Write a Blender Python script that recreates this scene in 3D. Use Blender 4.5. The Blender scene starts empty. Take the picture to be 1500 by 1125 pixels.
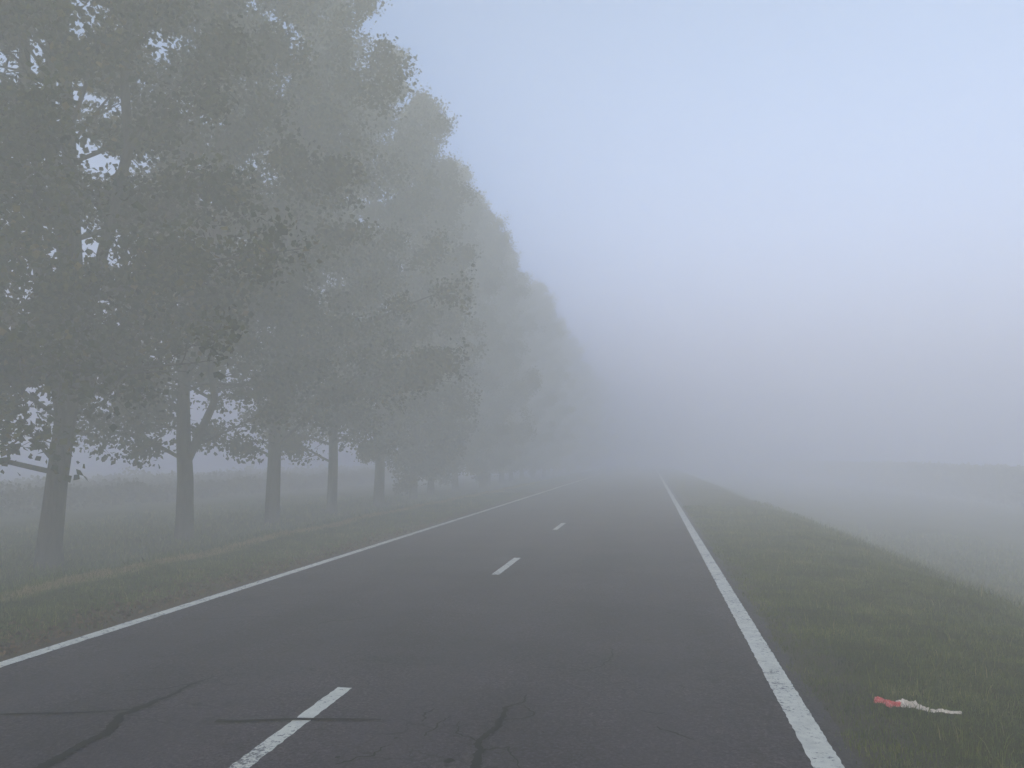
import bpy, bmesh, math, random
import numpy as np
from mathutils import Vector, Matrix, Quaternion

SC = bpy.context.scene
COL = SC.collection
R = math.radians
random.seed(7)

# ------------------------------------------------------------------ helpers
def link(name, me, mats=(), parent=None, loc=(0, 0, 0)):
    o = bpy.data.objects.new(name, me)
    COL.objects.link(o)
    if me is not None:
        for m in mats:
            me.materials.append(m)
    o.parent = parent
    o.location = loc
    return o


def tag(o, label=None, cat=None, group=None, kind=None):
    if label: o['label'] = label
    if cat: o['category'] = cat
    if group: o['group'] = group
    if kind: o['kind'] = kind
    return o


def mesh_np(name, verts, faces, smooth=False, tone=None, mat_idx=None):
    """verts (n,3) array, faces (m,k) array (k = 3 or 4)"""
    me = bpy.data.meshes.new(name)
    verts = np.asarray(verts, np.float32)
    faces = np.asarray(faces, np.int32)
    m, k = faces.shape
    me.vertices.add(len(verts)); me.vertices.foreach_set('co', verts.ravel())
    me.loops.add(m * k); me.loops.foreach_set('vertex_index', faces.ravel())
    me.polygons.add(m)
    me.polygons.foreach_set('loop_start', np.arange(m, dtype=np.int32) * k)
    me.polygons.foreach_set('use_smooth', np.full(m, smooth, dtype=bool))
    if mat_idx is not None:
        me.polygons.foreach_set('material_index', np.asarray(mat_idx, np.int32))
    me.update(calc_edges=True)
    if tone is not None:
        a = me.attributes.new('tone', 'FLOAT', 'FACE')
        a.data.foreach_set('value', np.asarray(tone, np.float32))
    me.validate()
    return me


class Tubes:
    """collects tapering tubes into one mesh"""
    def __init__(self): self.v = []; self.f = []
    def add(self, pts, rad, n=6):
        pts = [Vector(p) for p in pts]
        base = len(self.v)
        up = Vector((0.13, 0.21, 0.97)).normalized()
        for i, p in enumerate(pts):
            d = (pts[min(i + 1, len(pts) - 1)] - pts[max(i - 1, 0)]).normalized()
            a = d.cross(Vector((0.9, 0.3, 0.1))).normalized()
            b = d.cross(a)
            for k in range(n):
                t = 2 * math.pi * k / n
                self.v.append(p + (a * math.cos(t) + b * math.sin(t)) * rad[i])
        for i in range(len(pts) - 1):
            for k in range(n):
                q = base + i * n + k; r_ = base + i * n + (k + 1) % n
                self.f.append((q, r_, r_ + n, q + n))
    def mesh(self, name):
        return mesh_np(name, [tuple(v) for v in self.v], self.f, smooth=True)


# ------------------------------------------------------------------ materials
def new_mat(name, rough=0.8, spec=0.3):
    m = bpy.data.materials.new(name); m.use_nodes = True
    nt = m.node_tree; b = nt.nodes['Principled BSDF']
    b.inputs['Roughness'].default_value = rough
    b.inputs['Specular IOR Level'].default_value = spec
    return m, nt, b


def N(nt, t, **kw):
    n = nt.nodes.new(t)
    for k, v in kw.items():
        if k in n.inputs.keys(): n.inputs[k].default_value = v
        else: setattr(n, k, v)
    return n


def noise(nt, scale, detail=4, rough=0.55, vec=None, dist=0.0):
    n = N(nt, 'ShaderNodeTexNoise')
    n.inputs['Scale'].default_value = scale; n.inputs['Detail'].default_value = detail
    n.inputs['Roughness'].default_value = rough; n.inputs['Distortion'].default_value = dist
    if vec is not None: nt.links.new(vec, n.inputs['Vector'])
    return n.outputs['Fac']


def ramp(nt, fac, stops):
    r_ = N(nt, 'ShaderNodeValToRGB'); nt.links.new(fac, r_.inputs['Fac'])
    el = r_.color_ramp.elements
    while len(el) < len(stops): el.new(0.5)
    for e, (p, c) in zip(el, stops):
        e.position = p; e.color = (*c, 1) if len(c) == 3 else c
    return r_.outputs['Color']


def mix(nt, fac, a, b, mode='MIX'):
    m = N(nt, 'ShaderNodeMix'); m.data_type = 'RGBA'; m.blend_type = mode
    for sock, v in ((m.inputs['Factor'], fac), (m.inputs['A'], a), (m.inputs['B'], b)):
        if hasattr(v, 'links') or isinstance(v, bpy.types.NodeSocket): nt.links.new(v, sock)
        elif isinstance(v, tuple): sock.default_value = (*v, 1)
        else: sock.default_value = v
    # 'A'/'B' string keys resolve to the float sockets first: use the RGBA ones
    return m


def mixc(nt, fac, a, b, mode='MIX'):
    m = N(nt, 'ShaderNodeMix'); m.data_type = 'RGBA'; m.blend_type = mode
    ins = [m.inputs[0], m.inputs[6], m.inputs[7]]
    for sock, v in zip(ins, (fac, a, b)):
        if isinstance(v, bpy.types.NodeSocket): nt.links.new(v, sock)
        elif isinstance(v, tuple): sock.default_value = (*v, 1)
        else: sock.default_value = v
    return m.outputs[2]


def bump(nt, b, h, strength, dist=0.02):
    n = N(nt, 'ShaderNodeBump'); n.inputs['Strength'].default_value = strength
    n.inputs['Distance'].default_value = dist
    nt.links.new(h, n.inputs['Height']); nt.links.new(n.outputs['Normal'], b.inputs['Normal'])


def objco(nt):
    return N(nt, 'ShaderNodeTexCoord').outputs['Object']


def mathn(nt, op, a, b=None, c=None, clamp=False):
    n = N(nt, 'ShaderNodeMath'); n.operation = op; n.use_clamp = clamp
    for s, v in zip(n.inputs, (a, b, c)):
        if v is None: continue
        if isinstance(v, bpy.types.NodeSocket): nt.links.new(v, s)
        else: s.default_value = v
    return n.outputs[0]


def bell(nt, x, c, w, soft):
    """1 inside |x-c|<w, falling to 0 over soft"""
    d = mathn(nt, 'ABSOLUTE', mathn(nt, 'SUBTRACT', x, c))
    mr = N(nt, 'ShaderNodeMapRange'); nt.links.new(d, mr.inputs['Value'])
    mr.interpolation_type = 'SMOOTHSTEP'
    mr.inputs['From Min'].default_value = w; mr.inputs['From Max'].default_value = w + soft
    mr.inputs['To Min'].default_value = 1; mr.inputs['To Max'].default_value = 0
    return mr.outputs[0]


# asphalt
def make_asphalt():
    m, nt, b = new_mat('asphalt', 0.95, 0.06)
    co = objco(nt)
    sep = N(nt, 'ShaderNodeSeparateXYZ'); nt.links.new(co, sep.inputs[0])
    x = sep.outputs['X']
    fine = noise(nt, 50, 4, 0.8, co)
    mid = noise(nt, 14, 6, 0.75, co)
    big = noise(nt, 0.55, 5, 0.6, co)
    grit = noise(nt, 32, 4, 0.8, co)
    stretch = N(nt, 'ShaderNodeMapping'); stretch.inputs['Scale'].default_value = (2.2, 0.16, 1)
    nt.links.new(co, stretch.inputs['Vector'])
    streak = noise(nt, 1.0, 5, 0.6, stretch.outputs['Vector'])
    c = ramp(nt, fine, [(0.28, (0.030, 0.029, 0.031)), (0.5, (0.090, 0.087, 0.092)), (0.68, (0.19, 0.184, 0.188))])
    c = mixc(nt, 0.75, c, ramp(nt, mid, [(0.3, (0.70, 0.70, 0.70)), (0.7, (1.26, 1.25, 1.25))]), 'MULTIPLY')
    c = mixc(nt, 1.0, c, ramp(nt, big, [(0.34, (0.68, 0.68, 0.70)), (0.66, (1.30, 1.26, 1.22))]), 'MULTIPLY')
    c = mixc(nt, 1.0, c, ramp(nt, streak, [(0.30, (0.88, 0.88, 0.89)), (0.70, (1.10, 1.09, 1.09))]), 'MULTIPLY')
    c = mixc(nt, 1.0, c, ramp(nt, grit, [(0.36, (0.50, 0.50, 0.50)), (0.64, (1.6, 1.6, 1.6))]), 'MULTIPLY')
    # polished wheel tracks, worn smooth and slightly paler
    for cx in (-4.95, -3.25, -1.75, 0.05):
        c = mixc(nt, mathn(nt, 'MULTIPLY', bell(nt, x, cx, 0.12, 0.42), 0.35), c, (0.118, 0.115, 0.118))
    # oil darkened middle of each lane
    for cx in (-4.1, -0.85):
        c = mixc(nt, mathn(nt, 'MULTIPLY', bell(nt, x, cx, 0.05, 0.4), 0.25), c, (0.060, 0.058, 0.062))
    # sparse darker spots and pale stones
    sp = noise(nt, 5.0, 8, 0.85, co)
    c = mixc(nt, ramp(nt, sp, [(0.66, (0, 0, 0)), (0.72, (0.55, 0.55, 0.55))]), c, (0.035, 0.034, 0.036))
    v = N(nt, 'ShaderNodeTexVoronoi'); v.inputs['Scale'].default_value = 42; nt.links.new(co, v.inputs['Vector'])
    c = mixc(nt, ramp(nt, v.outputs['Distance'], [(0.06, (0.5, 0.5, 0.5)), (0.13, (0, 0, 0))]), c, (0.20, 0.195, 0.19))
    c = mixc(nt, 1.0, c, (0.52, 0.44, 0.445), 'MULTIPLY')
    # hairline crazing, in patches
    wv = N(nt, 'ShaderNodeVectorMath'); wv.operation = 'MULTIPLY_ADD'
    nz = N(nt, 'ShaderNodeTexNoise'); nz.inputs['Scale'].default_value = 7; nz.inputs['Detail'].default_value = 6; nt.links.new(co, nz.inputs['Vector'])
    nt.links.new(nz.outputs['Color'], wv.inputs[0]); wv.inputs[1].default_value = (.22, .22, 0); nt.links.new(co, wv.inputs[2])
    for sc_, lo, hi, area_s, a0, a1, k_ in ((3.4, .006, .022, 0.9, .50, .58, .8), (1.1, .004, .009, 0.35, .47, .55, .55)):
        vo = N(nt, 'ShaderNodeTexVoronoi'); vo.feature = 'DISTANCE_TO_EDGE'; vo.inputs['Scale'].default_value = sc_
        nt.links.new(wv.outputs[0], vo.inputs['Vector'])
        line = ramp(nt, vo.outputs['Distance'], [(lo, (1, 1, 1)), (hi, (0, 0, 0))])
        area = ramp(nt, noise(nt, area_s, 4, 0.6, co), [(a0, (0, 0, 0)), (a1, (k_, k_, k_))])
        brk = ramp(nt, noise(nt, 2.3, 4, 0.7, co), [(.46, (0, 0, 0)), (.54, (1, 1, 1))])
        fm = mathn(nt, 'MULTIPLY', mathn(nt, 'MULTIPLY', line, area), brk)
        if sc_ > 2:
            spot = mathn(nt, 'MULTIPLY', bell(nt, x, -1.25, .35, .7), bell(nt, sep.outputs['Y'], 5.3, .7, .9))
            spot2 = mathn(nt, 'MULTIPLY', bell(nt, x, -3.6, .15, .5), bell(nt, sep.outputs['Y'], 6.2, .4, .9))
            fm = mathn(nt, 'MAXIMUM', fm, mathn(nt, 'MULTIPLY', line, mathn(nt, 'MULTIPLY', mathn(nt, 'MAXIMUM', spot, spot2), .75)))
        c = mixc(nt, fm, c, (0.015, 0.014, 0.015))
    # dusty gravelly rim on the right-hand edge
    jit = mathn(nt, 'MULTIPLY_ADD', noise(nt, 3.0, 5, 0.7, co), 0.35, x)
    mr = N(nt, 'ShaderNodeMapRange'); nt.links.new(jit, mr.inputs['Value'])
    mr.inputs['From Min'].default_value = 1.33; mr.inputs['From Max'].default_value = 1.62
    c = mixc(nt, mr.outputs[0], c, ramp(nt, fine, [(0.3, (0.035, 0.031, 0.026)), (0.7, (0.105, 0.094, 0.080))]))
    nt.links.new(c, b.inputs['Base Color'])
    bump(nt, b, mathn(nt, 'ADD', fine, mathn(nt, 'MULTIPLY', mid, 0.6)), 0.55, 0.008)
    return m


def make_paint():
    m, nt, b = new_mat('worn_white_paint', 0.85, 0.1)
    co = objco(nt)
    chips = noise(nt, 26, 6, 0.75, co)
    area = noise(nt, 1.7, 3, 0.6, co)
    k = mathn(nt, 'MULTIPLY_ADD', area, 0.40, chips)
    c = mixc(nt, noise(nt, 14, 4, 0.6, co), (0.54, 0.53, 0.43), (0.72, 0.71, 0.60))
    c = mixc(nt, ramp(nt, k, [(0.76, (0, 0, 0)), (0.81, (0.9, 0.9, 0.9))]), c, (0.085, 0.083, 0.086))
    dirt = noise(nt, 4.5, 5, 0.7, co)
    c = mixc(nt, ramp(nt, dirt, [(0.45, (0, 0, 0)), (0.8, (0.45, 0.45, 0.45))]), c, (0.22, 0.21, 0.20))
    nt.links.new(c, b.inputs['Base Color'])
    bump(nt, b, noise(nt, 120, 3, 0.7, co), 0.4, 0.004)
    return m


def make_tar():
    m, nt, b = new_mat('tar_filler', 0.95, 0.05)
    co = objco(nt)
    nt.links.new(ramp(nt, noise(nt, 45, 4, 0.7, co), [(0.3, (0.002, 0.002, 0.002)), (0.75, (0.007, 0.007, 0.007))]), b.inputs['Base Color'])
    return m


def make_ground():
    m, nt, b = new_mat('turf_soil', 0.95, 0.0)
    co = objco(nt)
    sep = N(nt, 'ShaderNodeSeparateXYZ'); nt.links.new(co, sep.inputs[0])
    x = mathn(nt, 'ADD', sep.outputs['X'], mathn(nt, 'MULTIPLY_ADD', noise(nt, 0.45, 3, 0.6, co), 0.9, -0.45))
    xf = mathn(nt, 'ADD', x, mathn(nt, 'MULTIPLY_ADD', noise(nt, 5, 5, 0.75, co), 0.5, -0.25))
    f1 = noise(nt, 55, 5, 0.75, co); f2 = noise(nt, 6, 6, 0.7, co); f3 = noise(nt, 0.7, 5, 0.6, co)
    c = ramp(nt, f1, [(0.25, (0.018, 0.021, 0.010)), (0.55, (0.050, 0.055, 0.026)), (0.8, (0.095, 0.093, 0.050))])
    c = mixc(nt, 0.9, c, ramp(nt, f2, [(0.25, (0.65, 0.70, 0.65)), (0.75, (1.35, 1.28, 1.2))]), 'MULTIPLY')
    c = mixc(nt, ramp(nt, f3, [(0.42, (0, 0, 0)), (0.72, (0.6, 0.6, 0.6))]), c, (0.085, 0.070, 0.042))
    c = mixc(nt, 1.0, c, (0.85, 0.90, 0.24), 'MULTIPLY')
    # band of bleached grass along the lip of the left-hand verge
    c = mixc(nt, mathn(nt, 'MULTIPLY', bell(nt, x, -8.95, 0.07, 0.25), 0.85), c, (0.30, 0.25, 0.08))
    # bare brown soil and fallen leaves against the left-hand edge of the road
    c = mixc(nt, mathn(nt, 'MULTIPLY', bell(nt, xf, -6.1, 0.4, 0.9), 0.85), c, mixc(nt, f1, (0.05, 0.034, 0.024), (0.16, 0.105, 0.072)))
    c = mixc(nt, mathn(nt, 'MULTIPLY', bell(nt, xf, 1.35, 0.2, 0.35), 0.7), c, mixc(nt, f1, (0.045, 0.036, 0.028), (0.12, 0.10, 0.08)))
    nt.links.new(c, b.inputs['Base Color'])
    bump(nt, b, mathn(nt, 'ADD', f1, mathn(nt, 'MULTIPLY', f2, 2.0)), 0.9, 0.03)
    return m


def make_blade(name, stops, *a, dim=(0.62, 0.55, 0.26), **k):
    return make_blade_(name, [(p, tuple(u * v for u, v in zip(c, dim))) for p, c in stops], *a, **k)


def make_blade_(name, stops, rough=0.7, transl=0.25, varscale=0.35, var=0.35):
    m, nt, b = new_mat(name, rough, 0.02)
    at = N(nt, 'ShaderNodeAttribute'); at.attribute_name = 'tone'
    geo = N(nt, 'ShaderNodeNewGeometry')
    n = noise(nt, varscale, 4, 0.6, geo.outputs['Position'])
    f = mathn(nt, 'ADD', at.outputs['Fac'], mathn(nt, 'MULTIPLY', mathn(nt, 'SUBTRACT', n, 0.5), var * 2), clamp=True)
    c = ramp(nt, f, stops)
    nt.links.new(c, b.inputs['Base Color'])
    tr = N(nt, 'ShaderNodeBsdfTranslucent'); nt.links.new(c, tr.inputs['Color'])
    mx = N(nt, 'ShaderNodeMixShader'); mx.inputs[0].default_value = transl
    nt.links.new(b.outputs[0], mx.inputs[1]); nt.links.new(tr.outputs[0], mx.inputs[2])
    nt.links.new(mx.outputs[0], nt.nodes['Material Output'].inputs['Surface'])
    return m


def make_bark():
    m, nt, b = new_mat('bark', 0.9, 0.03)
    co = objco(nt)
    mp = N(nt, 'ShaderNodeMapping'); mp.inputs['Scale'].default_value = (1, 1, 0.18)
    nt.links.new(co, mp.inputs['Vector'])
    f = noise(nt, 14, 6, 0.7, mp.outputs['Vector'], 0.6)
    c = ramp(nt, f, [(0.3, (0.022, 0.019, 0.016)), (0.7, (0.095, 0.085, 0.072))])
    nt.links.new(c, b.inputs['Base Color'])
    bump(nt, b, f, 1.0, 0.05)
    return m


M_ASPH, M_PAINT, M_TAR, M_GROUND, M_BARK = make_asphalt(), make_paint(), make_tar(), make_ground(), make_bark()
M_LEAF = make_blade('poplar_leaf', [(0.0, (0.008, 0.012, 0.003)), (0.45, (0.024, 0.035, 0.004)), (0.8, (0.080, 0.072, 0.008)), (1.0, (0.16, 0.11, 0.02))], 0.7, 0.15, 0.45, 0.4, dim=(1, 1, 1))
M_GRASS = make_blade('short_grass', [(0.0, (0.018, 0.028, 0.004)), (0.5, (0.078, 0.100, 0.011)), (0.85, (0.14, 0.155, 0.022)), (1.0, (0.24, 0.20, 0.07))], 0.8, 0.2, 0.9, 0.6, dim=(1, 1, 1))
M_DRY = make_blade('bleached_grass', [(0.0, (0.17, 0.135, 0.05)), (1.0, (0.36, 0.29, 0.13))], 0.75, 0.2, 0.6, 0.3, dim=(1, 1, 1))
M_SCRUB = make_blade('scrub_leaf', [(0.0, (0.022, 0.028, 0.014)), (0.6, (0.055, 0.062, 0.030)), (1.0, (0.10, 0.095, 0.055))], 0.7, 0.2, 0.3, 0.3)
M_FALLEN = make_blade('dead_leaf', [(0.0, (0.055, 0.030, 0.014)), (1.0, (0.17, 0.10, 0.045))], 0.8, 0.1, 2.0, 0.3, dim=(1, 1, 1))

# ------------------------------------------------------------------ ground
PX = [-305, -120, -60, -24, -16, -13.5, -11.5, -10.4, -9.5, -9.0, -8.4, -7.2, -6.2, -5.9, 1.2, 1.6, 2.6, 3.6, 4.2, 4.8, 5.5, 7, 9, 12, 17, 24, 60, 120, 305]
PZ = [-.55, -.55, -.5, -.40, -.30, -.22, -.30, -.28, -.08, -.02, -.04, -.03, -.015, -.03, -.03, -.012, -.03, -.06, -.10, -.20, -.42, -.98, -1.55, -1.9, -2.1, -2.1, -2.2, -2.3, -2.3]


def ground_z(x, y):
    x = np.asarray(x, float); y = np.asarray(y, float)
    z = np.interp(x, PX, PZ)
    off = np.clip(np.maximum(-6.3 - x, x - 1.5) / 2.0, 0, 1)
    bumps = 0.025 * np.sin(x * 2.1 + 0.7 * np.sin(y * .9)) * np.sin(y * 1.7 + x) + 0.045 * np.sin(x * 0.63 + y * 0.41) * np.sin(y * 0.57 - x * .3)
    return z + off * bumps


def axis(a, b, lo, hi, fine, g=1.13):
    out = list(np.arange(a, b + 1e-6, fine)); s = fine; v = out[-1]
    while v < hi:
        s *= g; v = min(v + s, hi); out.append(v)
    s = fine; v = out[0]; pre = []
    while v > lo:
        s *= g; v = max(v - s, lo); pre.append(v)
    return np.array(pre[::-1] + out)


gx = axis(-14, 10, -300, 300, 0.22); gy = axis(2, 34, -150, 420, 0.28)
X, Y = np.meshgrid(gx, gy)
V = np.stack([X, Y, ground_z(X, Y)], -1).reshape(-1, 3)
nx, ny = len(gx), len(gy)
i, j = np.meshgrid(np.arange(nx - 1), np.arange(ny - 1)); q = (j * nx + i).ravel()
ground = link('ground', mesh_np('ground', V, np.stack([q, q + 1, q + nx + 1, q + nx], -1), True), [M_GROUND])
tag(ground, kind='structure')

# ------------------------------------------------------------------ road
rs = np.random.RandomState(3)
ys = np.concatenate([np.arange(-20, 0, 1.0), np.arange(0, 26, 0.07), np.arange(26, 100, 0.7), np.arange(100, 421, 8.0)])


def smooth_noise(t, sc, seed, octv=4):
    r_ = np.random.RandomState(seed); out = np.zeros_like(t); a = 1.0
    for _ in range(octv):
        p = r_.rand(4096); u = np.abs(t) / sc + 17.3; k = np.floor(u).astype(int); f = u - k; f = f * f * (3 - 2 * f)
        out += a * ((1 - f) * p[k % 4096] + f * p[(k + 1) % 4096] - .5); a *= .55; sc *= .45
    return out


left_e = -6.13 + 0.07 * smooth_noise(ys, 1.3, 1)
right_e = 1.31 + 0.10 * smooth_noise(ys, 0.45, 2, 5)
cols = [0, .03, .2, .47, .6, .8, .97, 1]
road_v = []
for y_, a, b_ in zip(ys, left_e, right_e):
    for t in cols:
        x_ = a + (b_ - a) * t
        crown = 0.035 * (1 - ((x_ + 2.4) / 3.9) ** 2)
        road_v.append((x_, y_, max(crown, -0.0) + (-.03 if t in (0, 1) else 0)))
nc = len(cols); rf = []
for k in range(len(ys) - 1):
    for c_ in range(nc - 1):
        a = k * nc + c_; rf.append((a, a + 1, a + 1 + nc, a + nc))
road = link('road', mesh_np('road', road_v, rf, True), [M_ASPH]); tag(road, kind='structure')


def road_z(x, y):
    # piecewise-linear crown of the road sheet, as meshed above
    a = -6.13; b_ = 1.44
    xs = [a + (b_ - a) * t for t in cols]
    zs = [max(0.035 * (1 - ((v + 2.4) / 3.9) ** 2), 0) for v in xs]
    return float(np.interp(x, xs, zs))


def strip(name, pts, widths, mat, lift, jag=0.0, seed=0, parent=road):
    """thin ribbon lying on the road along pts (x,y)"""
    r_ = random.Random(seed); P = []
    for (x0, y0), (x1, y1), w0, w1 in zip(pts, pts[1:], widths, widths[1:]):
        L = math.hypot(x1 - x0, y1 - y0); n = max(2, int(L / 0.022))
        for k in range(n):
            t = k / n; P.append((x0 + (x1 - x0) * t, y0 + (y1 - y0) * t, w0 + (w1 - w0) * t))
    P.append((*pts[-1], widths[-1]))
    v = []; wob = 0; wb2 = 0
    for k, (x, y, w) in enumerate(P):
        a = P[max(k - 1, 0)]; b_ = P[min(k + 1, len(P) - 1)]
        dx, dy = b_[0] - a[0], b_[1] - a[1]; L = math.hypot(dx, dy) or 1; nx_, ny_ = -dy / L, dx / L
        wob = wob * .75 + r_.uniform(-1, 1) * jag * .45
        wl = w / 2 * (1 + r_.uniform(-1, 1) * min(jag * 14, .55)); wr = w / 2 * (1 + r_.uniform(-1, 1) * min(jag * 14, .55))
        for s in (wl, -wr):
            xx = x + nx_ * (wob + s); yy = y + ny_ * (wob + s)
            v.append((xx, yy, road_z(xx, yy) + lift))
    f = [(2 * k + 1, 2 * k + 3, 2 * k + 2, 2 * k) for k in range(len(P) - 1)]
    return link(name, mesh_np(name, v, f), [mat], parent)


def paint(name, x0, x1, y0, y1, seed):
    r_ = random.Random(seed); n = max(4, int((min(y1, 30) - y0) / 0.05)); v = []
    yy = [y0 + (min(y1, 30) - y0) * k / n for k in range(n + 1)]
    if y1 > 30: yy += list(np.arange(30.2, 160, .7)) + list(np.arange(160, y1, 8.0))
    for y in yy:
        for x in (x0 + r_.uniform(-.006, .006), (x0 + x1) / 2, x1 + r_.uniform(-.006, .006)):
            v.append((x, y, road_z(x, y) + .005))
    f = []
    for k in range(len(yy) - 1):
        for c_ in (0, 1):
            a = 3 * k + c_; f.append((a, a + 1, a + 4, a + 3))
    return link(name, mesh_np(name, v, f), [M_PAINT], road)


e1 = paint('edge_line', -6.00, -5.83, -20, 420, 1)
e2 = paint('edge_line', 0.96, 1.15, -20, 420, 2)
for k in range(-1, 3):
    paint('lane_dash', -2.54, -2.415, 4.3 + k * 8.4 + (.45 if k > 0 else 0), 6.55 + k * 8.4 + (.45 if k > 0 else 0), 10 + k)

CR = [  # (points, widths)
    ([(-3.55, 3.6), (-3.66, 4.7), (-3.70, 5.0), (-3.68, 5.25), (-3.83, 5.6), (-3.81, 5.80), (-3.74, 6.2), (-3.78, 6.42), (-3.70, 6.7)], [.05, .06, .05, .06, .045, .05, .022, .014, .004], .012),
    ([(-6.0, 5.42), (-5.2, 5.52), (-4.73, 5.5), (-4.2, 5.60), (-3.79, 5.74)], [.016, .02, .022, .018, .014], .007),
    ([(-3.07, 5.58), (-2.9, 5.60), (-2.48, 5.72), (-1.92, 5.80)], [.05, .038, .030, .014], .003),
    ([(-1.02, 3.8), (-1.07, 5.13), (-1.13, 5.5), (-1.07, 5.8), (-1.11, 6.23), (-0.98, 6.42), (-1.00, 6.6)], [.04, .04, .03, .035, .02, .012, .004], .014),
    ([(-1.10, 5.95), (-0.92, 6.02), (-0.86, 6.15), (-.95, 6.3), (-1.02, 6.32)], [.014, .012, .016, .01, .006], .012),
    ([(-1.12, 5.45), (-1.32, 5.60), (-1.36, 5.85)], [.012, .01, .004], .012),
    ([(-1.1, 5.3), (-0.92, 5.42), (-0.86, 5.25), (-.8, 5.0)], [.016, .012, .008, .006], .012),
    ([(-1.62, 5.8), (-1.66, 6.0), (-1.60, 6.1)], [.008, .014, .005], .012),
    ([(-1.52, 5.5), (-1.50, 5.75), (-1.46, 5.95)], [.008, .012, .004], .012),
    ([(-0.09, 6.35), (0.02, 6.28), (0.08, 6.33)], [.006, .012, .004], .01),
    ([(0.02, 6.0), (0.14, 5.86), (0.26, 5.78)], [.008, .018, .006], .012),
    ([(-3.70, 8.9), (-3.62, 9.12), (-3.42, 9.2), (-3.25, 9.45)], [.008, .012, .014, .005], .014),
    ([(-5.75, 9.0), (-5.1, 9.05), (-4.6, 9.25), (-4.3, 9.3)], [.006, .01, .012, .004], .01),
    ([(-0.65, 7.35), (-0.45, 7.6), (-0.38, 8.0), (-.42, 8.3)], [.005, .011, .010, .004], .014),
    ([(-1.9, 4.9), (-1.75, 5.1), (-1.7, 5.3)], [.01, .014, .004], .014),
    ([(-4.3, 6.05), (-4.1, 6.2), (-3.9, 6.25), (-3.6, 6.6)], [.004, .008, .010, .004], .014),
]
for k, (p, w, j_) in enumerate(CR):
    if k >= 4: w = [v * .7 for v in w]; j_ *= 1.5
    strip('crack', p, [v * 1.4 + .004 for v in w], M_TAR, .009 + .0006 * k, j_ * 1.6, 40 + k)
for k, (x_, y_, rr) in enumerate([(-1.25, 5.12, .035), (-1.7, 5.45, .015), (-.75, 5.75, .014), (-1.95, 5.05, .018)]):
    n = 14; r_ = random.Random(k)
    ring = [(x_ + rr * r_.uniform(.5, 1.2) * math.cos(2 * math.pi * t / n), y_ + rr * 1.3 * r_.uniform(.5, 1.2) * math.sin(2 * math.pi * t / n)) for t in range(n)]
    bm = bmesh.new(); bm.faces.new([bm.verts.new((a, b_, road_z(a, b_) + .008)) for a, b_ in ring])
    me = bpy.data.meshes.new('tar_spot'); bm.to_mesh(me); bm.free(); link('tar_spot', me, [M_TAR], road)


# ------------------------------------------------------------------ grass, leaves
def blades(n, x, y, z, h, w, seed, lean=.6):
    r_ = np.random.RandomState(seed)
    az = r_.rand(n) * 2 * np.pi; ln = lean * r_.rand(n) ** .7; la = r_.rand(n) * 2 * np.pi
    wx, wy = np.cos(az) * w / 2, np.sin(az) * w / 2
    tx, ty = np.cos(la) * ln * h, np.sin(la) * ln * h
    tz = h * np.sqrt(np.maximum(1 - ln ** 2 * .8, .1))
    v = np.empty((n, 5, 3))
    v[:, 0] = np.stack([x - wx, y - wy, z - .01], -1); v[:, 1] = np.stack([x + wx, y + wy, z - .01], -1)
    v[:, 2] = np.stack([x + wx * .75 + tx * .35, y + wy * .75 + ty * .35, z + tz * .6], -1)
    v[:, 3] = np.stack([x - wx * .75 + tx * .35, y - wy * .75 + ty * .35, z + tz * .6], -1)
    v[:, 4] = np.stack([x + tx, y + ty, z + tz], -1)
    b_ = np.arange(n) * 5
    f = np.concatenate([np.stack([b_, b_ + 1, b_ + 2], -1), np.stack([b_, b_ + 2, b_ + 3], -1), np.stack([b_ + 3, b_ + 2, b_ + 4], -1)])
    return v.reshape(-1, 3), f


def patch2(x, y, s, seed):
    r_ = np.random.RandomState(seed); out = np.zeros_like(x)
    for k in range(7):
        a = r_.rand() * 6.28; fr = s * (1 + k * .7)
        out += np.sin(fr * (x * np.cos(a) + y * np.sin(a)) + r_.rand() * 6.28) / (1 + .35 * k)
    return out / 3


def verge(name, n, x0, x1, y0, y1, mat, hmin, hmax, seed, w=.0045, tonebias=0.0, edge=None):
    r_ = np.random.RandomState(seed)
    u = r_.rand(n); y = y0 * (y1 / y0) ** u               # denser near the camera
    x = x0 + (x1 - x0) * r_.rand(n)
    p = patch2(x, y, 3.1, seed + 1); p2 = patch2(x, y, 11, seed + 2)
    keep = r_.rand(n) < np.clip(.62 + .35 * p + .3 * p2, .12, 1)
    if edge is not None: keep &= r_.rand(n) < edge(x, y)
    x, y, p, p2 = x[keep], y[keep], p[keep], p2[keep]; n = len(x)
    far = np.clip(y / 8, 1, 4)
    h = (hmin + (hmax - hmin) * r_.rand(n) ** 1.6) * (1 + .35 * p2) * (1 + .12 * far)
    v, f = blades(n, x, y, ground_z(x, y), h, w * far * (0.7 + .6 * r_.rand(n)), seed + 3, .85)
    tone = np.clip(.44 + .24 * p + .14 * p2 + .20 * r_.randn(n) + tonebias, 0, 1)
    o = link(name, mesh_np(name, v, f, tone=np.tile(tone, 3)), [mat])
    return tag(o, kind='stuff')


def e_right(x, y):
    rim = 1.23 + .10 * patch2(x, y, 4, 5) + .09 * patch2(x, y, 15, 6)
    return np.where(x < rim, 0.03, np.clip((x - rim) / .35 + .15, 0, 1))


def e_left(x, y):
    rim = -6.22 + .2 * patch2(x, y, 4, 8)
    return np.where(x > rim, 0.03, np.clip((rim - x) / 1.1 + .22, 0, 1))


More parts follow.
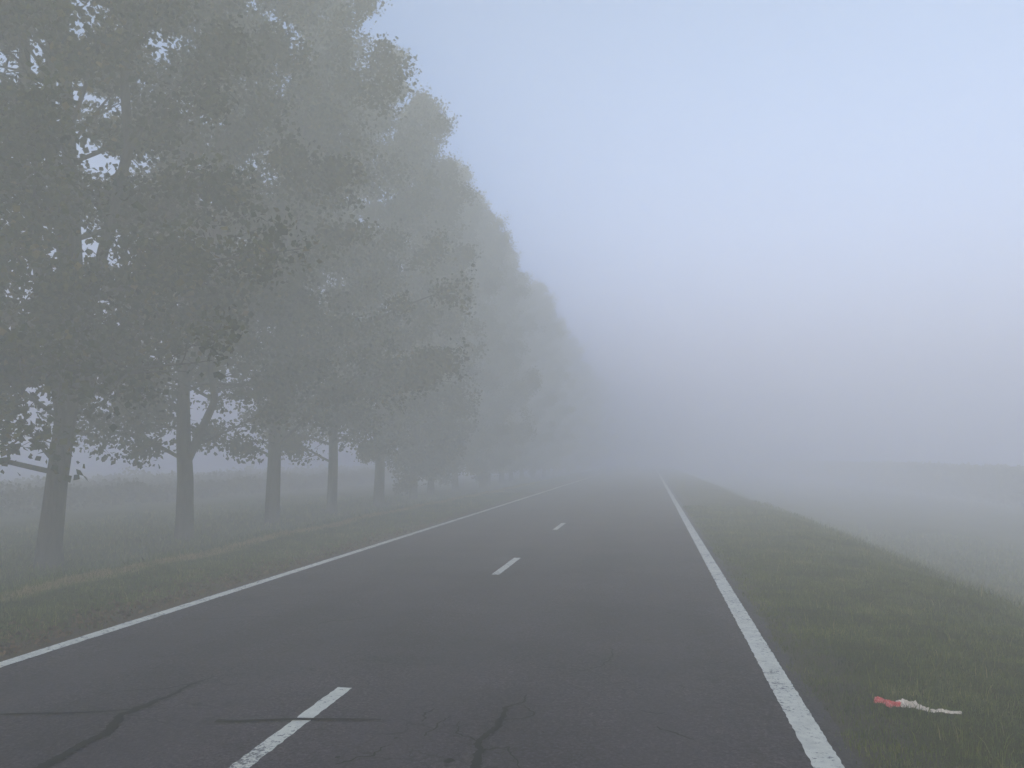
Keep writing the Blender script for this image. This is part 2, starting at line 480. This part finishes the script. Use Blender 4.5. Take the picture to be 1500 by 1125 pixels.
g1 = verge('verge_grass', 330000, 1.2, 5.6, 4.6, 34, M_GRASS, .018, .060, 21, edge=e_right)
g2 = verge('verge_grass', 170000, -9.6, -6.1, 6.3, 45, M_GRASS, .018, .055, 31, w=.005, edge=e_left)
gl = verge('verge_grass', 1500, 1.62, 2.35, 6.6, 7.0, M_GRASS, .03, .06, 121)
gw = verge('weed_tufts', 5200, 1.7, 6.2, 5, 34, M_GRASS, .06, .17, 91, w=.007, tonebias=.2)
gw2 = verge('weed_tufts', 3500, -9.0, -6.5, 7, 40, M_GRASS, .06, .15, 95, w=.007, tonebias=.2)
g3 = verge('dry_grass', 22000, -9.15, -8.78, 8, 60, M_DRY, .03, .09, 41, w=.006)
g4 = verge('ditch_grass', 60000, -20, -9.4, 9, 45, M_GRASS, .05, .16, 51, w=.010)
g5 = verge('bank_grass', 50000, 5.2, 16, 7, 45, M_GRASS, .05, .16, 61, w=.010)


def leafcloud(c, size, seed, flat=.0, nrm_up=.35):
    """c (n,3) centres -> small folded kite leaves, 4 verts / 2 tris each"""
    r_ = np.random.RandomState(seed); n = len(c)
    d = r_.randn(n, 3); d[:, 2] *= (1 - flat); d[:, 2] -= .35; d /= np.linalg.norm(d, axis=1)[:, None]
    a = r_.randn(n, 3); a[:, 2] += nrm_up; s = np.cross(d, a); s /= np.linalg.norm(s, axis=1)[:, None] + 1e-6
    nn = np.cross(s, d)
    L = size[:, None]; wd = L * .46
    v = np.empty((n, 4, 3))
    v[:, 0] = c; v[:, 1] = c + d * L * .42 + s * wd + nn * L * .08
    v[:, 2] = c + d * L; v[:, 3] = c + d * L * .42 - s * wd + nn * L * .08
    b_ = np.arange(n) * 4
    f = np.concatenate([np.stack([b_, b_ + 1, b_ + 2], -1), np.stack([b_, b_ + 2, b_ + 3], -1)])
    return v.reshape(-1, 3), f


# dead leaves along the left-hand road edge
rl = np.random.RandomState(77); n = 2600
lx = -6.2 - np.abs(rl.randn(n)) * .6; ly = 6.2 + rl.rand(n) ** 1.3 * 22
v, f = leafcloud(np.stack([lx, ly, ground_z(lx, ly) + .02], -1), .04 + .05 * rl.rand(n), 78, .9)
tag(link('fallen_leaves', mesh_np('fallen_leaves', v, f, tone=np.tile(rl.rand(n), 2)), [M_FALLEN]), kind='stuff')


# ------------------------------------------------------------------ poplars
def interp(h, xs, zs): return float(np.interp(h, xs, zs))


CH = [1.4, 2.5, 4.0, 6.5, 10, 14, 17, 20, 22.2]
CRD = [1.8, 3.4, 4.6, 5.1, 4.2, 3.5, 2.8, 1.7, 0.5]          # reach across the row, metres


def rot_about(d, axis, ang): return Quaternion(axis, ang) @ d


def build_tree(seed, trunk_path, trunk_r, stems, leafn=1.3, height=1.0, gaps=(), fills=(), extra=(), leaf_size=.122, low=1.5, nlimb=76):
    """returns trunk mesh, list of limb meshes, crown mesh (tree frame)"""
    r_ = random.Random(seed); rn = np.random.RandomState(seed)
    tr = Tubes(); tr.add(trunk_path, trunk_r, 12)
    # root flare
    b0 = Vector(trunk_path[0])
    for k in range(6):
        a = k * 1.05 + r_.uniform(-.2, .2)
        tr.add([b0 + Vector((math.cos(a) * .48, math.sin(a) * .48, -.12)), b0 + Vector((math.cos(a) * .25, math.sin(a) * .25, .12)), b0 + Vector((math.cos(a) * .1, math.sin(a) * .1, .6))], [.05, .10, .12], 6)
    for pts, rad in stems: tr.add(pts, rad, 9)
    allst = [(trunk_path, trunk_r)] + list(stems)
    # sampling of attachment points on stems
    att = []
    for pts, rad in allst:
        pts = [Vector(p) for p in pts]
        for k in range(len(pts) - 1):
            L = (pts[k + 1] - pts[k]).length
            for t in np.arange(0, L, .25):
                p = pts[k].lerp(pts[k + 1], t / L); rr = rad[k] + (rad[k + 1] - rad[k]) * t / L
                att.append((p, rr))
    limbs = []; tips = []

    def limb(p, rr, az, L, el, droop, tubes, main=True):
        d = Vector((math.cos(az) * math.cos(el), math.sin(az) * math.cos(el), math.sin(el)))
        n = max(4, int(L / .55)); pts = [p.copy()]; rad = [rr]
        for k in range(n):
            d = (d + Vector((r_.uniform(-.14, .14), r_.uniform(-.14, .14), r_.uniform(-.10, .10) - droop))).normalized()
            pts.append(pts[-1] + d * (L / n)); rad.append(rr * (1 - (k + 1) / n) ** .8 + .006)
        tubes.add(pts, rad, 6 if main else 4)
        return pts, rad

    def dress(pts, rad, L, tubes):
        m = len(pts)
        nsub = int(3 + L * 2.2)
        for s in range(nsub):
            t = r_.uniform(.22, 1.0); k = min(int(t * (m - 1)), m - 2); p = pts[k].lerp(pts[k + 1], t * (m - 1) - k)
            d0 = (pts[k + 1] - pts[k]).normalized(); az = math.atan2(d0.y, d0.x) + r_.choice((-1, 1)) * r_.uniform(.5, 1.3)
            sl = r_.uniform(.5, 1.5) * (1.1 - .4 * t) * min(1, .45 + L * .16)
            sp, sr = limb(p, max(rad[k] * .45, .008), az, sl, r_.uniform(-.35, .75), r_.uniform(.0, .09), tubes, False)
            for q_ in sp[1:]: tips.append((q_, .25))
            for w_ in range(3):
                tq = sp[r_.randrange(1, len(sp))]
                e = tq + Vector((r_.uniform(-1, 1), r_.uniform(-1, 1), r_.uniform(-.8, .6))) * .45
                tubes.add([tq, e], [.007, .003], 3); tips.append((e, .22)); tips.append((tq.lerp(e, .5), .2))
        tips.append((pts[-1], .25))

    upper = tr
    jobs = []
    for s in range(nlimb):
        hh = low + 1.3 + (21.4 * height - low - 1.3) * ((s + r_.random()) / nlimb) ** 1.0
        cand = [a for a in att if abs(a[0].z - (hh - interp(hh / height, CH, CRD) * .22)) < .8] or [min(att, key=lambda a: abs(a[0].z - hh))]
        p, rr = r_.choice(cand)
        az = r_.uniform(0, 6.283)
        reach = interp(hh / height, CH, CRD) * (1 - .42 * abs(math.sin(az))) * r_.uniform(.72, 1.08)
        jobs.append((p, min(rr * .42, .06) * r_.uniform(.7, 1), az, reach, hh))
    for p, rr, az, reach, hh in jobs:
        up = r_.uniform(.2, .75) if hh < 8 else r_.uniform(.35, 1.15)
        L = max(reach, .6) * (1.0 + .25 * up)
        big = hh < 9 and L > 2.5 and len(limbs) < 14
        tb = Tubes() if big else upper
        pts, rad = limb(p, rr, az, L, up, .05 if hh < 5 else .015, tb)
        dress(pts, rad, L, tb)
        if big: limbs.append(tb)
    for p, az, L, el, rr in extra:
        tb = Tubes(); pts, rad = limb(Vector(p), rr, az, L, el, .015, tb); dress(pts, rad, L, tb); limbs.append(tb)
    # stem tops
    for pts, rad in stems:
        e = Vector(pts[-1])
        for k in range(16):
            tips.append((e + Vector((r_.gauss(0, .5), r_.gauss(0, .5), r_.uniform(-2.4, .5))), .3))
    for fx, fy, fz, fr in fills:
        for k in range(70): tips.append((Vector((r_.gauss(fx, fr * .5), r_.gauss(fy, fr * .6), r_.gauss(fz, fr * .45))), .25))
    tipp = np.array([tuple(t[0]) for t in tips]); tips_s = np.array([t[1] for t in tips])
    per = rn.poisson(13.5 * leafn, len(tipp))
    # uneven density: some twigs bare
    dens = .62 + .55 * np.sin(tipp[:, 0] * 1.3 + seed) * np.sin(tipp[:, 1] * 1.1 + 2) * np.sin(tipp[:, 2] * .9 + seed * .7) + .95 * np.sin(tipp[:, 0] * 3.3 + 1) * np.sin(tipp[:, 1] * 2.9 + seed) * np.sin(tipp[:, 2] * 3.1) + .5 * (rn.rand(len(tipp)) - .5)
    per = (per * np.clip(dens, .0, 2.0)).astype(int)
    idx = np.repeat(np.arange(len(tipp)), per)
    c = tipp[idx] + np.clip(rn.randn(len(idx), 3), -1.35, 1.35) * tips_s[idx][:, None] * np.array([.95, .95, .85])
    keep = c[:, 2] > low - .3 + .5 * rn.rand(len(c))
    for (gx_, gy_, gz_, rx, ry, rz, *pr) in gaps:
        pr = pr[0] if pr else .98
        dd = ((c[:, 0] - gx_) / rx) ** 2 + ((c[:, 1] - gy_) / ry) ** 2 + ((c[:, 2] - gz_) / rz) ** 2
        keep &= ~((dd < 1) & (rn.rand(len(c)) < pr))
    c = c[keep]; idx = idx[keep]
    size = leaf_size * (0.55 + .85 * rn.rand(len(c)))
    v, f = leafcloud(c, size, seed + 5)
    ct = rn.rand(len(tipp))                                   # tone shared by a twig
    tone = np.clip(.42 + .55 * (ct[idx] - .5) + .17 * rn.randn(len(c)), 0, 1)
    crown = mesh_np('crown', v, f, tone=np.tile(tone, 2))
    crown.materials.append(M_LEAF)
    tm = tr.mesh('trunk'); tm.materials.append(M_BARK)
    lm = []
    for tb in limbs:
        m_ = tb.mesh('limb'); m_.materials.append(M_BARK); lm.append(m_)
    print('tree', seed, 'leaves', len(c), 'limbs', len(lm))
    return tm, lm, crown


def stem(p0, p1, top, r0, seed, bow=.5, n=10):
    r_ = random.Random(seed); p0, p1 = Vector(p0), Vector(p1); pts = [p0, p0.lerp(p1, .5), p1]
    z0 = p1.z; a, b_ = r_.uniform(-1, 1) * bow, r_.uniform(-1, 1) * bow
    for k in range(1, n + 1):
        t = k / n; pts.append(Vector((p1.x + a * t + .12 * math.sin(t * 7 + seed), p1.y + b_ * t + .12 * math.cos(t * 6 + seed), z0 + (top - z0) * t)))
    rad = [r0 * (1 - .93 * i_ / (len(pts) - 1)) for i_ in range(len(pts))]
    return [tuple(p) for p in pts], rad


PROTO = {}
PROTO['three_stem'] = build_tree(11, [(0, 0, -.4), (0, 0, .5), (.08, 0, 1.6), (.22, 0, 3.0), (.42, .05, 4.6)], [.32, .235, .205, .20, .185],
    [stem((.18, 0, 2.9), (-1.35, .1, 9.2), 20.5, .15, 1, .2), stem((.35, .05, 4.2), (-.75, .25, 9.4), 22, .15, 2, .2), stem((.40, .05, 4.4), (-.05, -.1, 9.6), 21, .16, 3, .2), stem((.40, .05, 4.4), (1.3, .1, 8.6), 19.5, .12, 3, .3)],
    leafn=1.3, leaf_size=.135, gaps=[(-1.1, 0, 10.35, .75, 3.4, .55), (-.2, 0, 10.15, .65, 3.4, .5), (3.2, 0, 3.95, .95, 2.6, .62, 1), (3.7, 0, 5.1, .65, 2.6, .5, 1), (3.1, 0, 2.8, 1.0, 2.6, .65, .96), (1.0, -1.4, 3.2, .9, 1.5, 1.3, .75), (1.6, -.3, 10.5, .25, 3, .2), (-.9, 0, 4.7, .2, 3, .2)], fills=[(-2.6, -.5, 5.6, 1.2), (-2.8, -.3, 7.6, 1.2), (-2.2, 0, 9.2, .8), (.2, -1.2, 6.6, 1.1), (1.4, 0, 4.3, 1.0), (1.0, -.5, 5.4, .8), (2.2, .2, 6.2, .9), (-1.5, -.3, 4, .9)], low=1.6, nlimb=92)
PROTO['forked'] = build_tree(12, [(0, 0, -.4), (0, 0, .5), (-.02, 0, 1.6), (-.12, 0, 2.7), (-.20, .05, 4.0)], [.30, .235, .21, .19, .16],
    [stem((-.02, 0, 2.0), (.70, .1, 3.7), 14.5, .12, 4, .3), stem((-.2, .05, 3.8), (-.35, .1, 6), 21.5, .15, 5, .4), stem((-.2, .05, 3.9), (.35, .1, 5.8), 20, .10, 6, .3)],
    leafn=1.15, leaf_size=.13, gaps=[(.5, 0, 4.6, .95, 3, .72, 1), (.95, 0, 6.05, .75, 3, .5, 1), (.6, 0, 3.0, 1.1, 3, .9, .95), (-.8, 0, 3.3, .5, 3, .7, .9), (.4, -1.5, 4.2, .8, 1.5, 1.6, .7), (-.55, 0, 5.3, .25, 3, .3), (-1.8, 0, 5.0, .2, 3, .2)], low=1.8, nlimb=84)
PROTO['straight'] = build_tree(13, [(0, 0, -.4), (0, 0, .5), (.02, 0, 2.2), (.0, 0, 4.0), (.05, .05, 6.5)], [.30, .24, .21, .19, .15],
    [stem((.05, .05, 6.2), (.1, 0, 8), 22.3, .14, 7, .3), stem((.02, 0, 4.5), (-.8, .2, 7.4), 18.5, .10, 8, .3), stem((.02, 0, 5), (.9, -.2, 8), 19.0, .09, 9, .3)],
    gaps=[(-2.5, 0, 5.3, 1.2, 3, .72, 1), (-1.8, 0, 7.2, .8, 3, .45), (-2.0, 0, 3.4, .6, 3, .45)], leafn=1.6, extra=[((0, 0, 3.4), -.25, 6.9, .42, .08), ((0, 0, 5.2), -.15, 6.6, .45, .08), ((0, 0, 4.0), .2, 6.2, .38, .08)], low=2.2, nlimb=80)
PROTO['slim'] = build_tree(14, [(0, 0, -.4), (0, 0, .5), (-.03, 0, 2.2), (.04, 0, 4.2), (.02, -.05, 7)], [.28, .20, .18, .16, .13],
    [stem((.02, -.05, 6.7), (-.1, 0, 9), 21.0, .12, 10, .3), stem((.04, 0, 4.8), (.8, .3, 8), 18.5, .09, 13, .3)], leafn=1.3, low=2.0, nlimb=76)
PROTO['broad'] = build_tree(15, [(0, 0, -.4), (0, 0, .5), (.03, 0, 1.8), (-.02, 0, 3.4), (0, .05, 5)], [.33, .25, .22, .21, .18],
    [stem((0, .05, 4.7), (.5, 0, 7), 21.8, .14, 14, .4), stem((0, .05, 4.7), (-.5, .1, 7), 20.6, .13, 15, .3)], leafn=1.35, low=1.8, nlimb=80)

PROTO['bushy'] = build_tree(16, [(0, 0, -.4), (0, 0, .5), (.03, 0, 1.8), (-.02, 0, 3.4), (0, .05, 5)], [.31, .23, .20, .19, .16],
    [stem((0, .05, 4.7), (.5, 0, 7), 21.0, .13, 24, .4), stem((0, .05, 4.7), (-.5, .1, 7), 19.6, .12, 25, .3)], leafn=1.5, leaf_size=.125, low=.0, nlimb=96)
PROTO['leaning'] = build_tree(17, [(0, 0, -.4), (0, 0, .5), (.1, 0, 1.8), (.25, .1, 3.4), (.3, .1, 5)], [.29, .21, .19, .18, .15],
    [stem((.3, .1, 4.7), (.6, .2, 7), 22.0, .13, 34, .4)], leafn=1.5, leaf_size=.125, low=.1, nlimb=96)

GROUP = 'tall poplars lining the left side of the road'
POS = [(-11.87, 14.86, 'three_stem', 0), (-12.3, 20.4, 'forked', 0), (-12.35, 25.7, 'straight', 0), (-12.4, 31.0, 'slim', 2.6), (-12.3, 36.4, 'broad', .4), (-12.1, 41.3, 'leaning', 5.2)]
LAB = [
    'nearest poplar with its trunk in full view, leaning slightly and dividing into three upright stems',
    'second visible poplar trunk, forking low into a V with bright gaps of sky beside it',
    'third visible poplar trunk, straight and unforked, its dark boughs stretching farthest towards the road',
    'fourth visible poplar trunk, slimmer and hazier than the straight one before it',
    'fifth visible poplar trunk from the left, pale grey with a clear stem below hazy foliage',
    'sixth poplar in the row, its faint trunk veiled by the first low-hanging foliage',
]
rr_ = random.Random(99); y_ = 41.3
kinds = ['bushy', 'leaning']
while len(POS) < 32:
    y_ += rr_.uniform(4.6, 6.3)
    POS.append((-12.25 + rr_.uniform(-.55, .45), y_, kinds[len(POS) % 2] if rr_.random() < .6 else rr_.choice(kinds), rr_.uniform(0, 6.28)))
made = {}
for k, (x_, y2, kd, rz) in enumerate(POS):
    tm, lm, cm = PROTO[kd]
    root = bpy.data.objects.new('poplar_tree', None); COL.objects.link(root)
    root.empty_display_size = .5
    root.location = (x_, y2, float(ground_z(x_, y2))); root.rotation_euler = (0, 0, rz)
    s = 1.0 if k < 6 else rr_.uniform(.84, 1.0)
    root.scale = (s, s, s * (1 if k < 6 else rr_.uniform(.95, 1.05)))
    lab = LAB[k] if k < 6 else 'poplar so deep in the fog that only its pale crown outline blends into the row'
    tag(root, lab, 'tree', GROUP if k < 6 else 'poplars dissolving into the fog down the road')
    if kd not in made:
        parts = [link('trunk', tm, (), root), link('crown', cm, (), root)] + [link('limb', m_, (), root) for m_ in lm]
        made[kd] = parts
    else:
        for p in made[kd]:
            c = p.copy(); COL.objects.link(c); c.parent = root

# ------------------------------------------------------------------ scrub behind
def scrub(name, n, x0, x1, y0, y1, hf, size, seed):
    r_ = np.random.RandomState(seed)
    y = y0 * (y1 / y0) ** r_.rand(n); x = x0 + (x1 - x0) * r_.rand(n) ** 1.6 if x0 > 0 else x1 - (x1 - x0) * r_.rand(n) ** 1.6
    H = hf(x, y) * (1 + (.22 if x0 < 0 else .04) * patch2(x, y, .9, seed + 1) + (.12 if x0 < 0 else .03) * patch2(x, y, 3, seed + 2))
    z = ground_z(x, y) + H * r_.rand(n) ** .6
    v, f = leafcloud(np.stack([x, y, z], -1), size * (.6 + .8 * r_.rand(n)) * np.clip(y / 40, .8, 3), seed + 3)
    tone = np.clip(.45 + .2 * r_.randn(n), 0, 1)
    return tag(link(name, mesh_np(name, v, f, tone=np.tile(tone, 2)), [M_SCRUB]), kind='stuff')


scrub('tall_weeds', 90000, -46, -25, 12, 130, lambda x, y: .75 + .9 * np.clip(patch2(x, y, .35, 400), 0, 1) ** 2, .20, 301)
scrub('reed_belt', 90000, 30, 38, 22, 230, lambda x, y: 3.05 + 0 * x, .22, 311)

# ------------------------------------------------------------------ litter
def litter():
    root = bpy.data.objects.new('plastic_litter', None); COL.objects.link(root)
    zz = float(ground_z(1.97, 6.87)); root.location = (1.97, 6.87, zz + .004); root.rotation_euler = (0, 0, R(-22))
    tag(root, 'crumpled strip of torn plastic, red at one end and white at the other, lying on grass', 'litter')
    r_ = random.Random(5)

    def piece(name, x0, x1, wf, hf, mat, seed):
        rr = random.Random(seed); nxx, nyy = int((x1 - x0) / .011), 7; v = []
        for a in range(nxx + 1):
            x = x0 + (x1 - x0) * a / nxx; w = wf(x); h = hf(x)
            cy = .025 * math.sin(x * 19 + seed) + .012 * math.sin(x * 47)
            for b_ in range(nyy + 1):
                t = b_ / nyy * 2 - 1
                v.append((x + rr.uniform(-.003, .003), cy + w * t + rr.uniform(-.004, .004),
                          h * (1 - t * t) * (.55 + .45 * math.sin(x * 70 + b_ * 1.9)) + rr.uniform(0, .008) + .012))
        f = []
        for a in range(nxx):
            for b_ in range(nyy):
                q_ = a * (nyy + 1) + b_; f.append((q_, q_ + nyy + 1, q_ + nyy + 2, q_ + 1))
        o = link(name, mesh_np(name, v, f), [mat], root)
        so = o.modifiers.new('thick', 'SOLIDIFY'); so.thickness = .0015
        return o
    mr, nt, b = new_mat('red_plastic', 0.35, 0.5); co = objco(nt)
    nt.links.new(mixc(nt, ramp(nt, noise(nt, 38, 4, .7, co), [(.45, (0, 0, 0)), (.62, (1, 1, 1))]), (0.62, 0.05, 0.05), (0.72, 0.27, 0.22)), b.inputs['Base Color'])
    mw, nt, b = new_mat('white_plastic', 0.35, 0.5); co = objco(nt)
    nt.links.new(mixc(nt, ramp(nt, noise(nt, 30, 4, .7, co), [(.4, (0, 0, 0)), (.7, (1, 1, 1))]), (0.74, 0.66, 0.52), (0.42, 0.35, 0.24)), b.inputs['Base Color'])
    env = lambda x, a, b_, w: w * max(.12, math.sin(math.pi * min(max((x - a) / (b_ - a), 0), 1)) ** .6)
    piece('red_end', -.29, -.10, lambda x: env(x, -.31, -.07, .042) * (.7 + .5 * math.sin(x * 60) + .25 * math.sin(x * 143)), lambda x: .045, mr, 1)
    piece('white_middle', -.135, .10, lambda x: env(x, -.16, .13, .038) * (.7 + .5 * math.sin(x * 48) + .3 * math.sin(x * 131)), lambda x: .055 if x < 0 else .03, mw, 2)
    piece('white_tail', .08, .31, lambda x: .007 + env(x, .10, .26, .018) * (.8 + .3 * math.sin(x * 55)), lambda x: .02, mw, 3)


litter()

# ------------------------------------------------------------------ haze
bm = bmesh.new(); bmesh.ops.create_cube(bm, size=1.0)
me = bpy.data.meshes.new('haze'); bm.to_mesh(me); bm.free()
haze = link('haze', me); haze.scale = (620, 600, 27.4); haze.location = (0, 140, -3.4 + 13.7)
tag(haze, kind='stuff')
mh = bpy.data.materials.new('haze_air'); mh.use_nodes = True; nt = mh.node_tree
nt.nodes.remove(nt.nodes['Principled BSDF'])
pv = nt.nodes.new('ShaderNodeVolumePrincipled')
pv.inputs['Color'].default_value = (1.0, 0.98, 0.81, 1)
pv.inputs['Absorption Color'].default_value = (1, 1, 1, 1)
pv.inputs['Density'].default_value = 0.029
pv.inputs['Anisotropy'].default_value = -0.2
nt.links.new(pv.outputs[0], nt.nodes['Material Output'].inputs['Volume'])
me.materials.append(mh)

# ------------------------------------------------------------------ light
SUN_EL, SUN_AZ = R(22), R(-155)      # low sun behind the camera
w = bpy.data.worlds.new('World'); SC.world = w; w.use_nodes = True; nt = w.node_tree
sky = nt.nodes.new('ShaderNodeTexSky'); sky.sky_type = 'NISHITA'; sky.sun_disc = False
sky.sun_elevation = SUN_EL; sky.sun_rotation = SUN_AZ
sky.air_density = 1.0; sky.dust_density = 2.3; sky.ozone_density = 1.5
nt.links.new(mixc(nt, 1.0, sky.outputs[0], (0.935, 1.0, 0.985), 'MULTIPLY'), nt.nodes['Background'].inputs['Color'])
nt.nodes['Background'].inputs['Strength'].default_value = 0.15
sl = bpy.data.lights.new('sun', 'SUN'); sl.energy = 1.2; sl.angle = R(20); sl.color = (1.0, .88, .77)
so = bpy.data.objects.new('sun', sl); COL.objects.link(so)
d = Vector((math.sin(SUN_AZ) * math.cos(SUN_EL), math.cos(SUN_AZ) * math.cos(SUN_EL), math.sin(SUN_EL)))
so.rotation_euler = d.to_track_quat('Z', 'Y').to_euler()

# ------------------------------------------------------------------ camera
cd = bpy.data.cameras.new('camera'); cd.sensor_width = 36; cd.lens = 28.8; cd.clip_end = 2000; cd.clip_start = .05
cam = bpy.data.objects.new('camera', cd); COL.objects.link(cam); cam.location = (0, 0, 1.9)
cam.rotation_euler = (R(90) + 0.09034, 0, 0.1661)
SC.camera = cam

SC.view_settings.view_transform = 'Standard'; SC.view_settings.look = 'None'
SC.view_settings.exposure = 1.13; SC.view_settings.gamma = 1
SC.render.engine = 'CYCLES'
cy = SC.cycles
cy.max_bounces = 10; cy.volume_bounces = 8; cy.diffuse_bounces = 3; cy.glossy_bounces = 2; cy.transmission_bounces = 4
cy.use_denoising = True
try: cy.denoiser = 'OPENIMAGEDENOISE'
except Exception: pass
